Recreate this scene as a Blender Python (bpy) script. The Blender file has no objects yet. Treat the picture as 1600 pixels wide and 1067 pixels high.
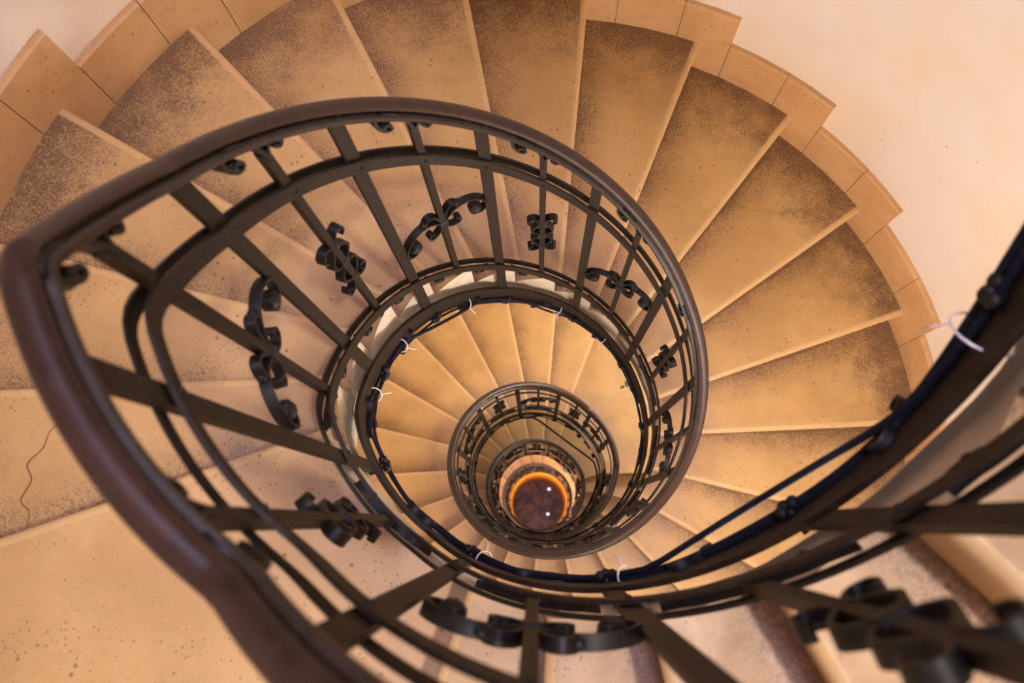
import bpy, math, random
from math import sin, cos, pi, radians as R, degrees, atan2, hypot, sqrt
random.seed(7)
sc = bpy.context.scene
COL = sc.collection

# ------------------------------------------------------------------ the stair
H = 0.19                       # riser of the first flight (all depths are counted in it)
AL0, AL2, AL3 = R(16.3453), R(16.2528), R(16.1681)
TH0 = R(161.332)               # nosing of the top landing
A1S = R(109.685)               # foot of the upper flight
A2E, A3E, A4E = R(718.264), R(1062.667), R(1422.109)
D0 = 10.1178                   # top landing below the camera
KB, HB = 10, 0.89124           # the flight eases after its tenth step
H2, H3 = 1.14736, 1.04609
def G(k): return k if k < KB else KB + (k - KB) * HB
D2 = D0 + G(31)
D3 = D2 + 19 * H2
D4 = D3 + 20 * H3
DF = 102.2                     # bottom floor
R_IN, R_OUT = 0.510, 1.652     # inner and outer ends of the steps
R_WALL = 1.674
RC = 0.4845                    # centre line of the balustrade
ZF = DF * H

def Z(d): return ZF - d * H
def P(az, r, z): return (r * cos(az), -r * sin(az), z)

KN = [(A1S - 14 * AL0, D0 - 14.85), (A1S - AL0, D0 - 1.85), (R(124.5), D0 - .22), (R(162.6), D0 - .22), (R(186), D0 + 1.42), (TH0 + KB * AL0, D0 + KB),
      (TH0 + 31 * AL0, D2), (A2E, D2), (A2E + 19 * AL2, D3), (A3E, D3), (A3E + 20 * AL3, D4), (A3E + 20 * AL3 + 9, D4)]
def nl_raw(az):
    if az <= KN[0][0]:
        (a, d), (b, e) = KN[0], KN[1]
    else:
        for (a, d), (b, e) in zip(KN, KN[1:]):
            if az <= b: break
    return d + (e - d) * (az - a) / (b - a)
def NL(az, w=R(3.0)):          # height of the nosing line, eased at its bends
    return Z(sum(nl_raw(az + w * k / 3) for k in range(-3, 4)) / 7)

# ------------------------------------------------------------------ mesh helpers
class MB:
    def __init__(s): s.v = []; s.f = []; s.uv = {}
    def add(s, vs, fs):
        n = len(s.v); s.v += vs; s.f += [tuple(i + n for i in f) for f in fs]
    def grid_loop(s, rings, caps=True, closed=False):
        """rings: list of closed cross-sections"""
        m = len(rings[0]); n = len(rings); fs = []
        for i in range(n if closed else n - 1):
            j = (i + 1) % n
            for k in range(m):
                l = (k + 1) % m
                fs.append((i * m + k, i * m + l, j * m + l, j * m + k))
        if caps and not closed:
            fs.append(tuple(reversed(range(m)))); fs.append(tuple((n - 1) * m + k for k in range(m)))
        s.add([p for r in rings for p in r], fs)
    def ball(s, c, r, n=10, m=7, sq=(1, 1, 1)):
        vs = [(c[0], c[1], c[2] + r * sq[2])]; fs = []
        for i in range(1, m):
            a = pi * i / m
            for k in range(n):
                b = 2 * pi * k / n
                vs.append((c[0] + r * sq[0] * sin(a) * cos(b), c[1] + r * sq[1] * sin(a) * sin(b), c[2] + r * sq[2] * cos(a)))
        vs.append((c[0], c[1], c[2] - r * sq[2])); L = len(vs) - 1
        for k in range(n):
            l = (k + 1) % n
            fs.append((0, 1 + k, 1 + l))
            for i in range(m - 2):
                fs.append((1 + i * n + k, 1 + (i + 1) * n + k, 1 + (i + 1) * n + l, 1 + i * n + l))
            fs.append((1 + (m - 2) * n + k, L, 1 + (m - 2) * n + l))
        s.add(vs, fs)
    def tube(s, pts, r, n=8):
        rings = []
        for i, p in enumerate(pts):
            a = pts[max(i - 1, 0)]; b = pts[min(i + 1, len(pts) - 1)]
            t = nrm(sub(b, a)); u = nrm(cross(t, (0.13, 0.21, 1) if abs(t[2]) < .9 else (1, .2, 0))); w = cross(t, u)
            rings.append([tuple(p[k] + r * (cos(q) * u[k] + sin(q) * w[k]) for k in range(3)) for q in [2 * pi * j / n for j in range(n)]])
        s.grid_loop(rings)
    def build(s, name, mat, parent=None, loc=(0, 0, 0), smooth=None, bevel=0, origin=None):
        """vertices are in world space; origin moves the object's own origin"""
        o0 = origin or (0, 0, 0)
        me = bpy.data.meshes.new(name)
        base = parent['_at'] if parent is not None and '_at' in parent else (0, 0, 0)
        if parent is None: base = o0
        me.from_pydata([(v[0] - base[0], v[1] - base[1], v[2] - base[2]) for v in s.v], [], s.f)
        me.materials.append(mat)
        me.update()
        o = bpy.data.objects.new(name, me); COL.objects.link(o)
        if parent is not None:
            o.parent = parent; o['_at'] = base
        else:
            o.location = base; o['_at'] = base
        fix_normals(me)
        if smooth: smooth_by_angle(me, smooth)
        if bevel:
            b = o.modifiers.new('Bevel', 'BEVEL'); b.width = bevel; b.segments = 2; b.limit_method = 'ANGLE'
        return o
def sub(a, b): return tuple(x - y for x, y in zip(a, b))
def cross(a, b): return (a[1] * b[2] - a[2] * b[1], a[2] * b[0] - a[0] * b[2], a[0] * b[1] - a[1] * b[0])
def nrm(a):
    l = sqrt(sum(x * x for x in a)) or 1
    return tuple(x / l for x in a)
import bmesh
def fix_normals(me):
    bm = bmesh.new(); bm.from_mesh(me)
    bmesh.ops.recalc_face_normals(bm, faces=bm.faces)
    bm.to_mesh(me); bm.free()
def smooth_by_angle(me, deg):
    me.polygons.foreach_set('use_smooth', [True] * len(me.polygons))
    try: me.set_sharp_from_angle(angle=R(deg))
    except Exception: pass
def tag(o, label=None, cat=None, group=None, kind=None):
    if label: o['label'] = label
    if cat: o['category'] = cat
    if group: o['group'] = group
    if kind: o['kind'] = kind
    return o
def empty(name, loc):
    o = bpy.data.objects.new(name, None); COL.objects.link(o)
    o.empty_display_size = 0.1; o.location = loc; o['_at'] = loc
    return o

# ------------------------------------------------------------------ materials
def srgb(r, g, b):
    f = lambda c: (c / 255) / 12.92 if c / 255 <= .04045 else ((c / 255 + .055) / 1.055) ** 2.4
    return (f(r), f(g), f(b), 1)
class NT:
    def __init__(s, name):
        m = bpy.data.materials.new(name); m.use_nodes = True
        s.m = m; s.t = m.node_tree; s.b = s.t.nodes['Principled BSDF']
    def n(s, typ, **kw):
        o = s.t.nodes.new(typ)
        for k, v in kw.items():
            if k in ('operation', 'blend_type', 'data_type', 'noise_dimensions', 'feature', 'clamp', 'interpolation_type', 'bands_direction', 'wave_type'): setattr(o, k, v)
            else:
                i = o.inputs[int(k[1:])] if k[0] == 'i' and k[1:].isdigit() else o.inputs[k.replace('_', ' ')]
                if hasattr(v, 'is_output'): s.t.links.new(v, i)
                else: i.default_value = v
        return o
    def math(s, op, a, b=None, clamp=False):
        o = s.n('ShaderNodeMath', operation=op); o.use_clamp = clamp
        for i, v in enumerate((a, b)):
            if v is None: continue
            if hasattr(v, 'is_output'): s.t.links.new(v, o.inputs[i])
            else: o.inputs[i].default_value = v
        return o.outputs[0]
    def ramp(s, v, a, b, lo=0., hi=1.):
        o = s.n('ShaderNodeMapRange', interpolation_type='SMOOTHSTEP')
        s.t.links.new(v, o.inputs[0])
        for i, x in enumerate((a, b, lo, hi)): o.inputs[i + 1].default_value = x
        return o.outputs[0]
    def mix(s, f, a, b, mode='MIX'):
        o = s.n('ShaderNodeMix', data_type='RGBA', blend_type=mode)
        for i, v in ((0, f), (6, a), (7, b)):
            if hasattr(v, 'is_output'): s.t.links.new(v, o.inputs[i])
            else: o.inputs[i].default_value = v
        return o.outputs[2]
    def noise(s, vec, scale, detail=4, rough=.6, out=0):
        o = s.n('ShaderNodeTexNoise'); o.inputs['Scale'].default_value = scale; o.inputs['Detail'].default_value = detail; o.inputs['Roughness'].default_value = rough
        s.t.links.new(vec, o.inputs['Vector']); return o.outputs[out]
    def pos(s): return s.n('ShaderNodeNewGeometry').outputs['Position']
    def set(s, **kw):
        for k, v in kw.items():
            i = s.b.inputs[k.replace('_', ' ')]
            if hasattr(v, 'is_output'): s.t.links.new(v, i)
            else: i.default_value = v
    def bump(s, h, strength=.3, dist=.002):
        o = s.n('ShaderNodeBump'); o.inputs['Strength'].default_value = strength; o.inputs['Distance'].default_value = dist
        s.t.links.new(h, o.inputs['Height']); s.t.links.new(o.outputs[0], s.b.inputs['Normal'])

def make_stone(name, dirt_and_shade=True, base=(208, 170, 114), base2=(192, 153, 98), dark=(120, 92, 68)):
    t = NT(name); pos = t.pos()
    big = t.noise(pos, 3.2, 3, .55); mid = t.noise(pos, 14, 5, .65); fine = t.noise(pos, 130, 3, .7)
    c = t.mix(t.ramp(big, .35, .68), srgb(*base), srgb(*base2))
    c = t.mix(t.math('MULTIPLY', t.ramp(mid, .5, .75), .35), c, srgb(186, 140, 96))
    if dirt_and_shade:
        uv = t.n('ShaderNodeUVMap').outputs[0]; grain = t.noise(pos, 300, 2, .6)
        sp = t.n('ShaderNodeSeparateXYZ'); t.t.links.new(uv, sp.inputs[0])
        u, v = sp.outputs[0], sp.outputs[1]
        # soil gathers at the back of the tread and along the wall where nobody walks
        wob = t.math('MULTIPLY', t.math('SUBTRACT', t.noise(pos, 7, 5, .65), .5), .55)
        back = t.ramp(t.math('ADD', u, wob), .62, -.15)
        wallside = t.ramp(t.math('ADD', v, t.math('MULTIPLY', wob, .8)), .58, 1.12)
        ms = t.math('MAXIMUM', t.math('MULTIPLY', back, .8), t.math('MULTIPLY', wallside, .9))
        inner_shade = t.math('MULTIPLY', t.ramp(t.math('ADD', v, t.math('MULTIPLY', wob, .6)), .34, .03), .62)  # cool shade over the tread ends by the well, painted into the colour
        inner_shade = t.math('MULTIPLY', inner_shade, t.ramp(mid, .2, .75, .6, 1.0))
        back_line = t.math('MULTIPLY', t.ramp(t.math('ADD', u, t.math('MULTIPLY', wob, .12)), .15, .04), t.ramp(big, .25, .6, .45, 1.0))  # narrow darker line where the tread meets the riser behind it
        ms = t.math('MAXIMUM', ms, back_line)
        nose = t.ramp(u, .965, .992)
        ms = t.math('MULTIPLY', ms, t.math('SUBTRACT', 1.0, t.math('MULTIPLY', nose, .85)))
        speck = t.ramp(t.math('ADD', t.math('ADD', t.math('MULTIPLY', fine, .5), t.math('MULTIPLY', grain, .5)), t.math('MULTIPLY', ms, .22)), .55, .68)
        soil = t.math('ADD', t.math('MULTIPLY', ms, .44), t.math('MULTIPLY', t.math('MULTIPLY', speck, t.math('ADD', ms, .46)), .62), clamp=True)
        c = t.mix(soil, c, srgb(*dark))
        c = t.mix(t.math("MULTIPLY", inner_shade, 1.0), c, srgb(130, 108, 101))
        # worn patches where the feet land
        worn = t.math('MULTIPLY', t.ramp(t.noise(pos, 5, 2, .5), .5, .72), t.math('MULTIPLY', t.ramp(u, .3, .7), .35))
        c = t.mix(worn, c, srgb(220, 174, 114))
        c = t.mix(t.math('MULTIPLY', nose, .35), c, srgb(224, 190, 142))
    else:
        speck = t.ramp(fine, .63, .75)
        c = t.mix(t.math('MULTIPLY', speck, .25), c, srgb(*dark))
    vor = t.n('ShaderNodeTexVoronoi'); vor.inputs['Scale'].default_value = 26; t.t.links.new(pos, vor.inputs['Vector'])
    spots = t.math('MULTIPLY', t.ramp(vor.outputs['Distance'], .16, .08), t.ramp(t.noise(pos, 9, 2, .5), .50, .58))
    v2 = t.n('ShaderNodeTexVoronoi'); v2.inputs['Scale'].default_value = 75; t.t.links.new(pos, v2.inputs['Vector'])
    spots = t.math('MAXIMUM', spots, t.math('MULTIPLY', t.ramp(v2.outputs['Distance'], .22, .12), t.ramp(t.noise(pos, 6, 3, .6), .48, .57)))
    c = t.mix(t.math('MULTIPLY', spots, .6), c, srgb(92, 64, 44))
    t.set(Base_Color=c, Roughness=t.ramp(mid, .3, .8, .42, .62))
    t.bump(t.math('ADD', fine, t.math('MULTIPLY', mid, 2.0)), .25, .0015)
    return t.m

M = {}
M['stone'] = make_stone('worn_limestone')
M['skirt'] = make_stone('skirting_limestone', False, (216, 174, 126), (204, 160, 112))
def plain(name, col, rough=.5, metal=0., coat=0., var=0.15, scale=30, bump=.0, spec=.5):
    t = NT(name); pos = t.pos()
    nz = t.noise(pos, scale, 4, .6)
    a = srgb(*col); d = tuple(x * (1 - var * 2) for x in a[:3]) + (1,)
    t.set(Base_Color=t.mix(t.ramp(nz, .35, .7), a, d), Roughness=rough, Metallic=metal)
    t.b.inputs['Specular IOR Level'].default_value = spec
    if coat: t.b.inputs['Coat Weight'].default_value = coat; t.b.inputs['Coat Roughness'].default_value = .25
    if bump: t.bump(nz, .4, bump)
    return t.m
def plaster():
    t = NT('cream_plaster'); pos = t.pos()
    a = t.noise(pos, 1.6, 4, .55); b = t.noise(pos, 60, 4, .6)
    c = t.mix(t.ramp(a, .42, .68), srgb(240, 231, 225), srgb(238, 222, 202))
    sc_ = t.n('ShaderNodeTexVoronoi'); sc_.inputs['Scale'].default_value = 7; t.t.links.new(pos, sc_.inputs['Vector'])
    mk = t.math('MULTIPLY', t.ramp(sc_.outputs['Distance'], .05, .03), .5)
    c = t.mix(mk, c, srgb(150, 110, 84))
    t.set(Base_Color=c, Roughness=.75); t.bump(b, .2, .001)
    return t.m
M['plaster'] = plaster()
M['stringer'] = plain('limed_soffit', (222, 206, 186), .8, var=.12, scale=6)
M['iron'] = plain('wrought_iron', (40, 29, 21), .6, .0, spec=.25, var=.25, scale=60, bump=.0006)
M['iron_dark'] = plain('blackened_iron', (26, 22, 21), .55, .0, spec=.3, var=.2, scale=60, bump=.0006)
M['wood'] = plain('polished_handrail_wood', (56, 35, 28), .45, 0, 0, var=.22, scale=22, spec=.3)
M['groove'] = plain('handrail_groove', (40, 27, 22), .6, var=.2)
M['rail_iron'] = plain('dark_rail_iron', (52, 40, 34), .5, .0, var=.2, scale=40, spec=.35)
M['cable'] = plain('black_cable', (26, 27, 40), .75, spec=.2)
M['tie'] = plain('white_nylon', (232, 226, 224), .4, var=.03)
M['orange'] = plain('orange_plaster', (244, 192, 94), .7, var=.08, scale=4)
M['dark'] = plain('dark_enamel', (44, 40, 42), .45)
M['lens'] = plain('grey_glass', (150, 146, 150), .15)
M['leaf'] = plain('green_leaf', (58, 84, 44), .6)
M['crack'] = plain('crack_grime', (150, 106, 68), .9)
M['stain'] = plain('dried_stain', (136, 100, 70), .9)
def marble():
    t = NT('dark_marble'); pos = t.pos()
    a = t.noise(pos, 4.5, 6, .65); b = t.noise(pos, 40, 4, .6)
    c = t.mix(t.ramp(a, .38, .62), srgb(158, 126, 116), srgb(96, 78, 92))
    ve = t.n('ShaderNodeTexVoronoi', feature='DISTANCE_TO_EDGE'); ve.inputs['Scale'].default_value = 2.6; t.t.links.new(pos, ve.inputs['Vector'])
    c = t.mix(t.math('MULTIPLY', t.ramp(b, .55, .7), .4), c, srgb(60, 50, 70))
    c = t.mix(t.math('MULTIPLY', t.ramp(ve.outputs['Distance']  , .035, .015), .4), c, srgb(48, 38, 48))  # dark reflected lines, painted into the floor colour
    t.set(Base_Color=c, Roughness=.28)
    t.b.inputs['Specular IOR Level'].default_value = .12
    return t.m
M['marble'] = marble()
def glow(name, col, s):
    t = NT(name); t.set(Base_Color=srgb(*col)); t.b.inputs['Emission Color'].default_value = srgb(*col); t.b.inputs['Emission Strength'].default_value = s
    return t.m
M['glint'] = glow('white_glint', (225, 222, 255), 1.1)  # glowing material for the reflections on the marble

# ------------------------------------------------------------------ steps
ORD = ['', 'first', 'second', 'third', 'fourth', 'fifth', 'sixth', 'seventh', 'eighth', 'ninth', 'tenth', 'eleventh', 'twelfth', 'thirteenth', 'fourteenth',
       'fifteenth', 'sixteenth', 'seventeenth', 'eighteenth', 'nineteenth', 'twentieth', 'twenty-first', 'twenty-second', 'twenty-third', 'twenty-fourth',
       'twenty-fifth', 'twenty-sixth', 'twenty-seventh', 'twenty-eighth', 'twenty-ninth', 'thirtieth']
NOSE = 0.024
def step_mesh(name, alpha, rise, soff_front=1.55, span=None):
    """one stone step; nosing on azimuth 0, tread towards smaller azimuth; origin on the nosing line at half width"""
    rm = (R_IN + R_OUT) / 2
    nr = 13
    rs = [R_IN + (R_WALL - .004 - R_IN) * i / (nr - 1) for i in range(nr)]
    # profile: (fraction between back (0) and nosing (1), tangential offset, z)
    span = span or alpha
    n = 8 if span < 1.5 * alpha else 24
    prof = [(i / n, -NOSE * (1 - i / n) - (.013 if i == n else 0) * 1, 0.0) for i in range(n)]
    prof += [(1, -.016, 0.0), (1, -.009, -.0015), (1, -.003, -.006), (1, 0, -.013), (1, 0, -.030), (1, -.003, -.036), (1, -NOSE + .004, -.038), (1, -NOSE, -.044),
             (1, -NOSE, -rise - soff_front * H * .0 - .002)]
    zf = -(rise + (soff_front - 1) * H) if False else -(soff_front * H) - 0.0
    prof[-1] = (1, -NOSE, min(-rise - .002, zf))
    zb = zf + rise * (span / alpha if span > alpha * 1.5 else 1.0) if span < alpha * 1.5 else zf
    zb = min(zb, -.06)
    for i in range(5):
        k = 1 - (i + 1) / 5
        if i < 4: prof.append((k, -NOSE, zf + (zb - zf) * (1 - k)))
    prof.append((0, -NOSE, zb))
    vs = []; uvs = []
    for r in rs:
        for (k, off, z) in prof:
            az = -span * (1 - k)
            x = r * cos(az) + off * -sin(az); y = r * sin(az) + off * cos(az)
            vs.append((x - rm, -y, z)); uvs.append((k if span < 1.5 * alpha else max(.5, 1 - (1 - k) * span / alpha), (r - R_IN) / (R_OUT - R_IN)))
    m = len(prof); fs = []
    for i in range(nr - 1):
        for k in range(m):
            l = (k + 1) % m
            fs.append((i * m + k, i * m + l, (i + 1) * m + l, (i + 1) * m + k))
    fs.append(tuple(range(m))); fs.append(tuple((nr - 1) * m + k for k in range(m)))
    me = bpy.data.meshes.new(name); me.from_pydata(vs, [], fs); me.update()
    uvl = me.uv_layers.new(name='UVMap')
    for lp in me.loops: uvl.data[lp.index].uv = uvs[lp.vertex_index]
    fix_normals(me); smooth_by_angle(me, 40)
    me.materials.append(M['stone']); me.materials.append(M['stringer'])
    for p_ in me.polygons:
        if len(p_.vertices) == m and all(abs(hypot(me.vertices[v].co.x + rm, me.vertices[v].co.y) - R_IN) < .004 for v in p_.vertices): p_.material_index = 1
    return me
RM = (R_IN + R_OUT) / 2
def place(o, az, d):
    o.location = P(az, RM, Z(d)); o.rotation_euler = (0, 0, -az); o['_at'] = (0, 0, 0)
steps = {}
def flight(key, items, alpha, rise, labeler, group):
    proto = None
    for n_, (az, d) in enumerate(items):
        if proto is None:
            proto = bpy.data.objects.new('stair_step', step_mesh('stair_step', alpha, rise)); o = proto
        else: o = proto.copy()
        COL.objects.link(o)
        place(o, az, d)
        tag(o, labeler(n_), 'step', group)
        steps[(key, n_ + 1)] = o
flight('up', [(A1S - AL0 * i, D0 - 1 - i) for i in range(13)], AL0, H,
       lambda i: 'pinkish worn stone step, %s above the top landing, behind the near balusters' % ORD[i + 1], 'stone steps of the flight climbing to the viewer')
F1 = lambda i: 'worn tan wedge-shaped stone step, %s step down from the top landing' % ORD[i]
flight('f1', [(TH0 + AL0 * k, D0 + G(k)) for k in range(1, 10)], AL0, H, lambda i: F1(i + 1), 'stone steps between the top and middle landings')
flight('f1b', [(TH0 + AL0 * k, D0 + G(k)) for k in range(10, 31)], AL0, H * HB, lambda i: F1(i + 10), 'stone steps between the top and middle landings')
flight('f2', [(A2E + AL2 * (i + 1), D2 + H2 * (i + 1)) for i in range(18)], AL2, H2 * H,
       lambda i: 'worn stone step, %s step down from the middle landing, deeper in the well' % ORD[i + 1], 'stone steps below the middle landing')
flight('f3', [(A3E + AL3 * (i + 1), D3 + H3 * (i + 1)) for i in range(19)], AL3, H3 * H,
       lambda i: 'pink-lit small stone step, %s down from the third landing near the bottom' % ORD[i + 1], 'stone steps of the lowest flight')
def landing(a0, a1, d, label):
    o = bpy.data.objects.new('stair_landing', step_mesh('stair_landing', AL0, H, 1.55, a1 - a0))
    COL.objects.link(o); place(o, a1, d); tag(o, label, 'landing')
    return o
L1 = landing(A1S, TH0, D0, 'broad tan stone landing at the lower left, speckled with brown spots')
L2 = landing(TH0 + 30 * AL0, A2E, D2, 'wide stone landing right of the second handrail ring, with green leaf bits')
L3 = landing(A2E + 18 * AL2, A3E, D3, 'dim greenish stone landing crossed by a loose cable, right of the third ring')

def spline(pts, n=5):
    out = []
    for i in range(len(pts) - 1):
        p0 = pts[max(i - 1, 0)]; p1 = pts[i]; p2 = pts[i + 1]; p3 = pts[min(i + 2, len(pts) - 1)]
        for k in range(n):
            t = k / n
            out.append(tuple(.5 * (2 * b + (c - a) * t + (2 * a - 5 * b + 4 * c - d) * t * t + (3 * b - a - 3 * c + d) * t ** 3) for a, b, c, d in zip(p0, p1, p2, p3)))
    out.append(pts[-1]); return out
# stains and a crack that belong to single stones
def mark(name, pts, width, mat, parent, d, closed=False):
    b = MB(); L = []; z = Z(d) + .0006
    for i, p in enumerate(pts):
        a = pts[max(i - 1, 0)]; c = pts[min(i + 1, len(pts) - 1)]
        dx, dy = c[0] - a[0], c[1] - a[1]; l = hypot(dx, dy) or 1
        w = width * (.35 + .65 * sin(pi * (i + .5) / len(pts)))
        L.append([(p[0] - dy / l * w, p[1] + dx / l * w, z), (p[0] + dy / l * w, p[1] - dx / l * w, z), (p[0] + dy / l * w, p[1] - dx / l * w, z - .0005), (p[0] - dy / l * w, p[1] + dx / l * w, z - .0005)])
    b.grid_loop(L)
    me = bpy.data.meshes.new(name); me.from_pydata(b.v, [], b.f); me.materials.append(mat); fix_normals(me)
    o = bpy.data.objects.new(name, me); COL.objects.link(o); o.parent = parent
    from mathutils import Matrix
    o.matrix_parent_inverse = (Matrix.Translation(parent.location) @ Matrix.Rotation(parent.rotation_euler[2], 4, 'Z')).inverted()
    return o
def pl(az, r): return P(R(az), r * H, 0)[:2]
mark('crack', spline([pl(173.6, 6.05), pl(172.6, 6.2), pl(170.8, 6.30), pl(169.4, 6.5), pl(167.6, 6.47), pl(165.8, 6.63), pl(164.4, 6.55), pl(163, 6.62)], 4), .0022, M['crack'], steps[('f1', 1)], D0 + 1)

# ------------------------------------------------------------------ skirting along the wall
def skirting(name, runs):
    """runs: (az0, az1, z_top, z_bottom) blocks of stone"""
    b = MB()
    for (a0, a1, zt, zb) in runs:
        g = .0012 / R_OUT; n = max(2, int((a1 - a0) / R(3)))
        rings = []
        for i in range(n + 1):
            a = a0 + g + (a1 - a0 - 2 * g) * i / n
            rings.append([P(a, R_OUT - .001, zb), P(a, R_OUT - .001, zt - .006), P(a, R_OUT + .006, zt), P(a, R_WALL - .0005, zt), P(a, R_WALL - .0005, zb)])
        b.grid_loop(rings)
    o = b.build(name, M['skirt'], smooth=30)
    return tag(o, kind='structure')
SK = 1.26
def skirt_flight(first, last, a_first, alpha, rise):
    runs = []
    for k in range(first, last + 1):
        az, d = a_first(k)
        top = Z(d) + SK * H
        a_prev = az - alpha + .25 * alpha
        mid = az - .21 * alpha
        runs.append((a_prev, mid, top, Z(d) - .01))
        runs.append((mid, az + .25 * alpha, top, Z(d) - rise - .02))
    return runs
def skirt_level(a0, a1, d, rise, n):
    out = []
    for i in range(n):
        b0 = a0 + (a1 - a0) * i / n; b1 = a0 + (a1 - a0) * (i + 1) / n
        out.append((b0, b1, Z(d) + SK * H, Z(d) - (rise + .02 if i == n - 1 else .01)))
    return out
skirting('baseboard_upper', skirt_flight(1, 13, lambda k: (A1S - AL0 * (k - 1), D0 - k), AL0, H) + skirt_level(A1S + .25 * AL0, TH0 + .25 * AL0, D0, H, 6))
skirting('baseboard_middle', skirt_flight(1, 30, lambda k: (TH0 + AL0 * k, D0 + G(k)), AL0, H) + skirt_level(TH0 + 30.25 * AL0, A2E + .25 * AL2, D2, H2 * H, 8))
skirting('baseboard_lower', skirt_flight(1, 18, lambda k: (A2E + AL2 * k, D2 + H2 * k), AL2, H2 * H) + skirt_level(A2E + 18.25 * AL2, A3E + .25 * AL3, D3, H3 * H, 6)
         + skirt_flight(1, 19, lambda k: (A3E + AL3 * k, D3 + H3 * k), AL3, H3 * H))

# ------------------------------------------------------------------ shell
def cyl_wall(name, r, t, z0, z1, mat, n=128):
    b = MB(); rings = []
    for i in range(n):
        a = 2 * pi * i / n
        rings.append([P(a, r, z0), P(a, r, z1), P(a, r + t, z1), P(a, r + t, z0)])
    b.grid_loop(rings, closed=True)
    return tag(b.build(name, mat, smooth=30), kind='structure')
Z_TOP = Z(-20)
cyl_wall('wall_outer', R_WALL, .25, 0.0, Z_TOP + .2, M['plaster'])
cyl_wall('wall_drum', R_IN - .005, .08, 0.0, Z(D4) - .12, M['orange'])
def disc(name, r, z, th, mat, n=96):
    b = MB()
    top = [P(2 * pi * i / n, r, z) for i in range(n)]; bot = [P(2 * pi * i / n, r, z - th) for i in range(n)]
    b.add(top + bot, [tuple(range(n)), tuple(range(2 * n - 1, n - 1, -1))] + [(i, (i + 1) % n, n + (i + 1) % n, n + i) for i in range(n)])
    return tag(b.build(name, mat), kind='structure')
disc('floor', R_WALL + .25, 0, .2, M['marble'])
disc('ceiling', R_WALL + .25, Z_TOP + .4, .2, M['plaster'])
def ring(name, r0, r1, z, th, mat, n=128):
    b = MB(); rings = []
    for i in range(n):
        a = 2 * pi * i / n
        rings.append([P(a, r0, z - th), P(a, r0, z), P(a, r1, z), P(a, r1, z - th)])
    b.grid_loop(rings, closed=True)
    return tag(b.build(name, mat, smooth=30), kind='structure')
ring('floor_ground', R_IN, R_WALL, Z(D4), .12, M['skirt'])

# ------------------------------------------------------------------ balustrade
def section(az, w=R(.6), smooth=R(3.0), zoff=0.0):
    """path point on the rail axis with radial and 'up' directions square to the slope"""
    z = NL(az, smooth) + zoff
    dz = (NL(az + w, smooth) - NL(az - w, smooth)); ds = 2 * w * RC
    l = hypot(ds, dz)
    return z, dz / l, ds / l        # z, slope sine, slope cosine
def sweep(b, a0, a1, prof, zoff, rc=RC, step=R(2.0), smooth=R(3.0), closed=False, flat=None):
    n = max(2, int(round((a1 - a0) / step))); rings = []
    for i in range(n if closed else n + 1):
        az = a0 + (a1 - a0) * i / n
        if flat is None: z, s, c = section(az, smooth=smooth, zoff=zoff)
        else: z, s, c = flat + zoff, 0., 1.
        ring_ = []
        for (q, h) in prof:
            # h is measured square to the rail: up has a tangential share -s and a vertical share c
            a2 = az + (-s * h) / rc
            ring_.append(P(a2, rc + q, z + c * h))
        rings.append(ring_)
    b.grid_loop(rings, closed=closed)
HAND = [(.002, -.006), (.002, .000), (-.004, .001), (-.0075, .005), (-.0075, .009), (-.004, .014), (.002, .0172), (.012, .0172), (.020, .014), (.0255, .009), (.0265, .005), (.024, .001), (.019, .000), (.019, -.006)]
def rect(q0, q1, h): return [(q0, -h / 2), (q0, h / 2), (q1, h / 2), (q1, -h / 2)]
Z_RAIL, Z_UNDER, Z_MID, Z_ORN, Z_A, Z_B = 6.08 * H, 5.82 * H, 4.97 * H, 2.70 * H, .42 * H, -1.52 * H

def ribbon(b, az, z, pts, t, w, mirror=1, rc=RC, q=0.0, taper=True, n=5, sy=1.0, sx=1.0, sh=0.0):
    """forged strip along (s, z) points in cm on the balustrade's cylinder"""
    pp = spline([(x * .01 * mirror * sx, y * .01 * sy) for x, y in pts], n); rings = []
    pp = [(x, y + sh * x) for x, y in pp]; m = len(pp)
    for i, p in enumerate(pp):
        a = pp[max(i - 1, 0)]; c = pp[min(i + 1, m - 1)]
        dx, dy = c[0] - a[0], c[1] - a[1]; l = hypot(dx, dy) or 1
        k = t / 2 * (1 if not taper else (.75 + .25 * sin(pi * min(1, (i + 1) / m * 1.2))))
        nx, ny = -dy / l * k, dx / l * k
        f = lambda s, y, qq: P(az + s / rc, rc + q + qq, z + y)
        rings.append([f(p[0] + nx, p[1] + ny, -w / 2), f(p[0] + nx, p[1] + ny, w / 2), f(p[0] - nx, p[1] - ny, w / 2), f(p[0] - nx, p[1] - ny, -w / 2)])
    b.grid_loop(rings)
def blob(b, az, z, x, y, r, sq=(1, 1, 1), q=0.0, sh=0.0):
    y += sh * x
    b.ball(P(az + x * .01 / RC, RC + q, z + y * .01), r, sq=sq)
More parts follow.
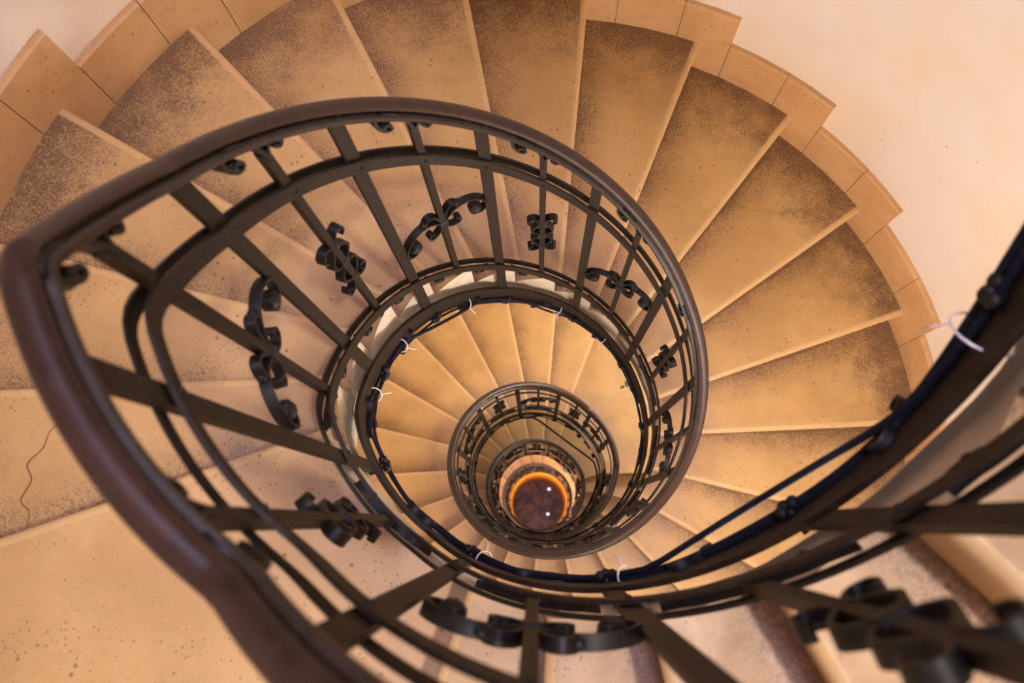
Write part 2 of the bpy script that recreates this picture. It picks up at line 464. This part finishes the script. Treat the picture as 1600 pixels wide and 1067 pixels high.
def big_ornament(b, az, z):
    k = dict(sy=1.9, sx=1.12)
    for m in (1, -1):
        ribbon(b, az, z, [(.3, -.6), (1.6, 1.2), (3.6, 2.5), (6.2, 2.9), (8.9, 2.2), (10.9, .4), (11.1, -1.6), (9.7, -2.9), (7.7, -2.6), (7.1, -1.1), (8.0, -.2), (9.2, -.8)], .0068, .019, m, **k)
        blob(b, az, z, 9.4 * m, -2.4, .019, (1, 1, 1.1))
        blob(b, az, z, 5.1 * m, 6.7, .009)
        ribbon(b, az, z, [(.3, .2), (.9, 2.0), (1.6, 3.6), (2.9, 4.5), (4.1, 3.9), (4.2, 2.9), (3.5, 2.5)], .0066, .018, m, **k)
        ribbon(b, az, z, [(.3, -.4), (.9, -1.8), (2.2, -2.9), (3.7, -3.0), (4.4, -2.1), (3.9, -1.3), (3.2, -1.5)], .0066, .018, m, **k)
        blob(b, az, z, 4.3 * m, -3.8, .007)
    collar(b, az, z - .006, .017)
def x_ornament(b, az, z):
    for m in (1, -1):
        for v in (1, -1):
            ribbon(b, az, z, [(x, y * v) for x, y in [(.5, .35), (2.0, .8), (3.1, 1.9), (2.2, 3.2), (.8, 4.3), (1.0, 5.5), (2.4, 6.2), (3.8, 5.9), (4.1, 4.9), (3.3, 4.4)]], .0066, .020, m, sy=2.3)
            blob(b, az, z, 3.5 * m, 12.0 * v, .008)
    collar(b, az, z, .014)
def collar(b, az, z, hh):
    w = .0125
    c = [(-w, -w), (w, -w), (w, w), (-w, w)]
    b.grid_loop([[P(az + s * k / RC, RC + q * k, z + dz) for s, q in c] for dz, k in ((-hh, .8), (-hh * .7, 1), (hh * .7, 1), (hh, .8))])
def slope(az):
    z, s_, c_ = section(az); return s_ / c_
def top_scroll(b, az, z, sh=0.0):        # the thin bar forks under the handrail and curls off to both sides
    z += .004
    ribbon(b, az, z, [(0, -8), (.4, -5), (1.4, -2), (3.0, -.4), (4.9, -.2), (6.4, -1.2), (7.2, -3.4), (7.0, -5.8), (5.8, -7.2), (4.5, -6.6), (4.4, -5), (5.4, -4.6)], .0080, .022, -1, sh=sh)
    blob(b, az, z, -5.6, -5.8, .0125, sh=sh)
    ribbon(b, az, z, [(0, -8), (.5, -5), (1.5, -2.4), (2.7, -1.9), (3.4, -3.2), (2.9, -4.6), (1.9, -4.2), (2.2, -3.2)], .0080, .022, 1, sh=sh)
def foot_scroll(b, az, z, sh=0.0):       # below the lower band: an S scroll hanging on both sides
    for m, k in ((-1, 1.0), (1, .85)):
        ribbon(b, az, z, [(0, 3), (.2, 0), (1.2, -2.2 * k), (3.4, -2.8 * k), (6.2, -2.6 * k), (8.2, -4.2 * k), (7.6, -6.6 * k), (5.6, -6.8 * k), (5.2, -5.0 * k), (6.4, -4.6 * k)], .006, .016, m, q=.002, sh=sh)
        blob(b, az, z, 6.5 * m, -5.3 * k, .012, sh=sh)
        ribbon(b, az, z, [(5.6, -2.6 * k), (8.0, -2.0 * k), (10.0, -.4 * k)], .0045, .014, m, q=.002, sh=sh)
def bar(b, az, z0, z1, w, d, q=0.0):
    n = 6; rings = []
    for i in range(n + 1):
        z = z0 + (z1 - z0) * i / n
        rings.append([P(az - w / 2 / RC, RC + q - d / 2, z), P(az + w / 2 / RC, RC + q - d / 2, z), P(az + w / 2 / RC, RC + q + d / 2, z), P(az - w / 2 / RC, RC + q + d / 2, z)])
    b.grid_loop(rings)
def rosette(b, az, z, kind):
    q0 = RC - .020
    if kind:                     # three balls round a stud
        b.tube([P(az, RC + .02, z), P(az, q0, z)], .009)
        for k in range(3):
            a = 2 * pi * k / 3 + .5
            b.ball(P(az + .013 * cos(a) / RC, q0 - .004, z + .013 * sin(a)), .011, 9, 6)
        b.ball(P(az, q0 - .008, z), .009, 9, 6)
    else:                        # square hook either side of the bar
        for m in (1, -1):
            ribbon(b, az, z, [(0, .2), (1.6, .9), (3.2, .6), (3.9, -.6), (3.3, -1.6), (2.3, -1.2)], .008, .026, m, q=-.014)
            blob(b, az, z, 3.0 * m, -.5, .0105, q=-.016)

def balustrade(label, a0, a1, bars, group=None, level=None, drop=None):
    z_of = (lambda az: level) if level is not None else (lambda az: NL(az))
    root = empty('stair_balustrade', P((a0 + a1) / 2, RC, z_of((a0 + a1) / 2) + Z_B))
    tag(root, label, 'balustrade')
    kw = dict(closed=level is not None, flat=level)
    b = MB(); sweep(b, a0, a1, HAND, Z_RAIL, smooth=R(1.4), **kw); b.build('handrail', M['wood'], root, smooth=45)['label'] = 'brown moulded wooden handrail'
    b = MB(); sweep(b, a0, a1, [(-.0140, -.0150), (-.0155, -.013), (-.0155, -.0055), (-.0140, -.0040), (.020, -.0040), (.020, -.0150)], Z_RAIL, smooth=R(1.4), **kw); b.build('rail_strip', M['rail_iron'], root, smooth=45)
    for nm, zz in (('upper_band', Z_MID), ('lower_band', Z_A)):
        b = MB(); sweep(b, a0, a1, rect(-.0155, -.0095, .029), zz, **kw); b.build(nm, M['iron'], root, smooth=45)
        b = MB(); sweep(b, a0, a1, rect(.0090, .0140, .024), zz + .004, **kw); b.build(nm, M['iron_dark'], root, smooth=45)
    b = MB(); sweep(b, a0, a1, rect(-.012, -.002, .084), Z_B + .010, **kw); b.build('base_band', M['iron'], root, smooth=45)
    for az, typ in bars:
        z = z_of(az); b = MB()
        zt = z + Z_RAIL - .012
        if typ == 'thick':
            bar(b, az, z + Z_B, zt, .0285, .011)
            for zz in (Z_MID, Z_A): b.ball(P(az, RC - .0155, z + zz), .0055, 8, 5, (1, 1, 1))
            o = b.build('baluster', M['iron'], root)
            if level is not None: continue
            k = MB(); rosette(k, az, z + Z_B - .036, True); k.build('rosette', M['iron_dark'], o, smooth=60)
        else:
            bar(b, az, z + Z_A - .06, zt - .045, .0165, .0165)
            b.ball(P(az, RC - .0155, z + Z_MID), .005, 8, 5)
            o = b.build('baluster', M['iron'], root); o['label'] = 'thin bar carrying scrollwork'
            k = MB(); (big_ornament if typ == 'big' else x_ornament)(k, az, z + Z_ORN); k.build('scroll_ornament', M['iron_dark'], o, smooth=40)
            if level is not None: continue
            k = MB(); top_scroll(k, az, zt + .006, slope(az) if level is None else 0); k.build('top_scroll', M['iron_dark'], o, smooth=40)
            k = MB(); foot_scroll(k, az, z + Z_A - .02, slope(az) if level is None else 0); k.build('foot_scroll', M['iron_dark'], o, smooth=40)
            k = MB(); rosette(k, az, z + Z_B - .036, False); k.build('hook', M['iron_dark'], o, smooth=40)
    return root
CYC = ['thick', 'big', 'thick', 'cross']
# upper flight and top landing, downwards
up = [A1S - AL0 * (i + .82) for i in range(12, -1, -1)] + [R(114), R(132.8), R(151.2)]
# types so that the bar at 151.6 is thick, 131.8 cross, 112.6 thick, 95 big ...
def types(n, last): return [CYC[(last - (n - 1 - i)) % 4] for i in range(n)]
balustrade('near blurred iron balustrade with dark handrail sweeping round the lower left of the picture', A1S - 12.4 * AL0, TH0 + R(2.0),
           list(zip(up, types(len(up), 0))))
b1 = [TH0 + AL0 * (j + .47) for j in range(31)]; gap = (A2E - AL2 * .54 - b1[-1]) / 4
b1 += [b1[-1] + gap * (i + 1) for i in range(3)]
balustrade('large iron balustrade ring with scroll ornaments, winding down from the top landing', TH0 + R(2.0), A2E + R(2.0),
           [(a, CYC[(j + 1) % 4]) for j, a in enumerate(b1)])
b2 = [A2E + AL2 * (j + .47) for j in range(19)]; gap = (A3E - AL3 * .54 - b2[-1]) / 3.0
b2 += [b2[-1] + gap * (i + 1) for i in range(2)]
n1 = len(b1)
balustrade('smaller iron balustrade ring with brown handrail, winding on below the middle landing', A2E + R(2.0), A3E + R(2.0),
           [(a, CYC[(j + n1 + 1) % 4]) for j, a in enumerate(b2)])
b3 = [A3E + AL3 * (j + .47) for j in range(19)]
balustrade('dark little balustrade ring deep in the well, winding below the dim landing', A3E + R(2.0), A3E + 19.6 * AL3,
           [(a, CYC[(j + 3) % 4]) for j, a in enumerate(b3)])
balustrade('smallest reddish balustrade ring round the round opening at the bottom', 0, 2 * pi, [(2 * pi * i / 20, ['thick', 'cross'][i % 2]) for i in range(20)], level=Z(D4) + .0)

# ------------------------------------------------------------------ cables
def cable(label, a0, a1, sags=(), rr=.0055, q=-.022, dz=-0.034, seed=1):
    rnd = random.Random(seed); ph = rnd.random() * 6
    pts = []; n = int((a1 - a0) / R(2.5)); az = a0
    while az <= a1:
        inside = [s for s in sags if s[0] < az < s[1]]
        if not inside:
            pts.append(P(az, RC + q + .003 * sin(az * 9 + ph), NL(az) + Z_B + dz + .006 * sin(az * 7 + ph)))
            az += R(2.5)
        else:
            s0, s1 = inside[0]
            A = P(s0, RC + q, NL(s0) + Z_B + dz); B = P(s1, RC + q, NL(s1) + Z_B + dz)
            for k in range(1, 12):
                t = k / 12
                pts.append(tuple(x + (y - x) * t for x, y in zip(A, B))[:2] + (A[2] + (B[2] - A[2]) * t - inside[0][2] if False else (A[2] + (B[2] - A[2]) * t - .02 * sin(pi * t)),))
            az = s1 + R(.5)
    b = MB(); b.tube(pts, rr)
    return tag(b.build('cable', M['cable'], origin=pts[0], smooth=60), label, 'cable')
cable('black cable tied under the near balustrade at the bottom of the picture', R(0), R(160), [(R(30), R(72))], seed=2)
cable('thick black cable pressed against the near band at the right edge', R(-80), R(128), rr=.008, q=-.018, dz=-.050, seed=9)
cable('black cable along the lowest bar of the large balustrade ring', R(160), R(596), [(R(203), R(238))], seed=3)
cable('second thin black cable twisting with the first along the large ring', R(120), A2E - R(60), [(R(262), R(280))], rr=.004, q=-.022, dz=-.058, seed=5)
cable('black cable hanging slack across the second ring above the dim landing', R(596), A3E, [(R(623), R(703))], rr=.0085, q=-.030, seed=4)
cable('thin black cable along the lowest bar of the second ring', A2E, A3E + R(60), [], rr=.004, q=-.022, dz=-.055, seed=6)
cable('black cable along the lowest bar of the dark little ring deep down', A3E, A3E + 18 * AL3, [(R(1130), R(1160))], seed=8)
def tie(az, label, r=.017, q=-.022):
    z = NL(az) + Z_B - .036; c = P(az, RC + q + .006, z)
    b = MB(); n = 18; s = .9
    t = (-sin(az) * .7, -cos(az) * .7, -.7)
    u = nrm(cross(t, (cos(az), -sin(az), 0))); w = (cos(az), -sin(az), 0)
    pts = [tuple(c[k] + r * 1.25 * (cos(a) * w[k]) + r * 1.35 * sin(a) * u[k] for k in range(3)) for a in [2 * pi * i / n for i in range(n + 1)]]
    b.tube(pts, .0016, 6)
    e = pts[n // 2]; b.tube([e, (e[0] + t[0] * .006 - w[0] * .014, e[1] + t[1] * .006 - w[1] * .014, e[2] - .02), (e[0] - w[0] * .018 + t[0] * .012, e[1] - w[1] * .018 + t[1] * .012, e[2] - .04)], .0013, 6)
    tag(b.build('cable_tie', M['tie'], origin=c, smooth=60), label, 'cable tie', 'white cable ties on the bottom bars')
tie(R(18.5), 'white cable tie on the near bar at the right edge', .03, -.012)
tie(R(110), 'white cable tie on the near bar at the bottom, below the second ring')
tie(R(76), 'white cable tie on the near bar at the bottom centre, beside a cable fork')
tie(R(176), 'white cable tie at the far left of the large ring')
tie(R(199), 'white cable tie at the upper left of the large ring')
tie(R(233), 'white cable tie at the top of the large ring, where a cable hangs')
tie(R(275), 'white cable tie just right of the top of the large ring')
tie(R(300), 'white cable tie at the upper right of the large ring')

# ------------------------------------------------------------------ small things
def leaf(az, r, d, s, rot, label):
    b = MB(); c = P(R(az), r * H, Z(d) + .003)
    out = []
    for (x, y) in [(-1, 0), (-.4, .5), (.3, .55), (1, .1), (.5, -.45), (-.3, -.5)]:
        X = x * cos(rot) - y * sin(rot); Y = x * sin(rot) + y * cos(rot)
        out.append((c[0] + X * s, c[1] + Y * s, c[2] + .006 * abs(x) * abs(x)))
    b.grid_loop([[(p[0], p[1], p[2] - .001) for p in out], out])
    tag(b.build('leaf', M['leaf'], origin=c), label, 'leaf', 'green leaf bits on the middle landing')
leaf(312.6, 5.04, D2, .022, .5, 'small dark green leaf fragment on the landing, the smaller, nearer the second ring')
leaf(313.3, 5.28, D2, .032, 2.0, 'larger dark green leaf fragment on the landing, farther from the second ring')
# spot lamp standing by the lowest rail
c = P(R(312.4), 3.6 * H, Z(D4))
s = empty('floor_spotlight', c); tag(s, 'small dark grey spotlight standing beside the lowest balustrade ring', 'spotlight')
b = MB(); rings = []
for z, r in ((0, .05), (.012, .05), (.016, .02), (.05, .016)):
    rings.append([(c[0] + r * cos(a), c[1] + r * sin(a), c[2] + z) for a in [2 * pi * i / 16 for i in range(16)]])
b.grid_loop(rings); b.build('base', M['dark'], s, smooth=40)
b = MB(); rings = []
for z, r in ((.045, .03), (.06, .052), (.12, .058), (.125, .05), (.115, .046)):
    rings.append([(c[0] + r * cos(a), c[1] + r * sin(a), c[2] + z) for a in [2 * pi * i / 20 for i in range(20)]])
b.grid_loop(rings); b.build('housing', M['dark'], s, smooth=40)
b = MB(); b.ball((c[0], c[1], c[2] + .112), .045, 16, 8, (1, 1, .25)); b.build('lens', M['lens'], s, smooth=60)
for az, r, lab in ((305.0, 2.04, 'small round white reflection on the dark marble floor, the upper one'), (44.5, 1.42, 'small round white reflection on the dark marble floor, the lower one')):
    c = P(R(az), r * H, 0.0)  # white reflections in the floor, added as small glowing domes
    o = empty('floor_reflection', c); tag(o, lab, 'reflection', 'white reflections in the bottom floor')
    b = MB(); rr = [(c[0] + .047 * cos(a), c[1] + .047 * sin(a)) for a in [2 * pi * i / 20 for i in range(20)]]
    b.grid_loop([[(x, y, -.01) for x, y in rr], [(x, y, .006) for x, y in rr]]); b.build('rim', M['dark'], o)
    b = MB(); b.ball((c[0], c[1], .006), .036, 16, 8, (1, 1, .3)); b.build('glow_dome', M['glint'], o, smooth=60)

# ------------------------------------------------------------------ camera
from mathutils import Matrix, Vector
f_px = 1446.89
e1 = (0.9996691567085165, -0.004930641270787915, -0.025244126095829943)
e2 = (0.0, 0.9814543413091112, -0.19169605088654887)
dn = (0.025721141609255205, 0.1916326295341092, 0.9811296337243919)
def w(i): return Vector((e1[i], -e2[i], -dn[i]))
cam = bpy.data.cameras.new('camera'); co = bpy.data.objects.new('camera', cam); COL.objects.link(co)
X, Y, Zc = w(0), -w(1), -w(2)
m = Matrix(((X.x, Y.x, Zc.x), (X.y, Y.y, Zc.y), (X.z, Y.z, Zc.z))).to_4x4()
m.translation = Vector((-0.24192 * H, -1.88743 * H, Z(0)))
co.matrix_world = m
cam.sensor_width = 36; cam.sensor_fit = 'HORIZONTAL'; cam.lens = f_px / 1600 * 36
cam.clip_start = .02; cam.clip_end = 60
cam.dof.use_dof = True; cam.dof.focus_distance = 2.9; cam.dof.aperture_fstop = 4.2
sc.camera = co

# ------------------------------------------------------------------ light
def area(name, loc, aim, size, power, col):
    l = bpy.data.lights.new(name, 'AREA'); l.shape = 'DISK'; l.size = size; l.energy = power; l.color = col
    o = bpy.data.objects.new(name, l); COL.objects.link(o); o.location = loc
    o.rotation_euler = (Vector(aim) - Vector(loc)).to_track_quat('-Z', 'Y').to_euler(); return o
def point(name, loc, power, col, r=.08):
    l = bpy.data.lights.new(name, 'POINT'); l.energy = power; l.color = col; l.shadow_soft_size = r
    o = bpy.data.objects.new(name, l); COL.objects.link(o); o.location = loc; return o
WARM, AMBER = (1.0, .91, .79), (1.0, .84, .62)
sky = area('skylight', P(R(90), .1, Z_TOP - .05), (0, 0, 0), .9, 22, (.66, .64, 1.0)); sky.data.spread = R(60)
lm = area('ceiling_lamp', P(R(42), 1.4, Z(-19)), P(R(92), 1.0, Z(8)), .26, 22, (1, .86, .73)); lm.data.spread = R(58)
point('unseen_lamp', P(R(120), 1.5, Z(-1.5)), 4, AMBER, .06)  # unseen lamps added beside the flights to light each level
point('unseen_lamp', P(R(48), 1.4, Z(D0 + 4)), 66, (1, .92, .86), .12)
point('unseen_lamp', P(R(325), 1.5, Z(D2 - 9)), 74, WARM, .1)
point('unseen_lamp', P(R(110), 1.45, Z(D0 + 11)), 14, WARM, .1)
point('unseen_lamp', P(R(100), 1.5, Z(D2 - 3)), 9, (1, .9, .74), .09)
point('unseen_lamp', P(R(320), 1.5, Z(D3 - 9)), 28, (1, .99, .88), .09)
point('unseen_lamp', P(R(250), 1.5, Z(D3 + 4)), 95, (1, .80, .71), .09)
point('unseen_lamp', P(R(20), 1.5, Z(D4 - 7)), 95, (1, .80, .71), .09)
point('drum_lamp', P(R(92), .40, Z(D4 + 7)), 13, (1, .95, .85), .03)
wld = bpy.data.worlds.new('world'); sc.world = wld; wld.use_nodes = True
wld.node_tree.nodes['Background'].inputs[0].default_value = (.5, .4, .32, 1); wld.node_tree.nodes['Background'].inputs[1].default_value = .05
for o in bpy.data.objects:
    if '_at' in o: del o['_at']
sc.view_settings.view_transform = 'Standard'; sc.view_settings.look = 'None'; sc.view_settings.gamma = 1; sc.view_settings.exposure = 0
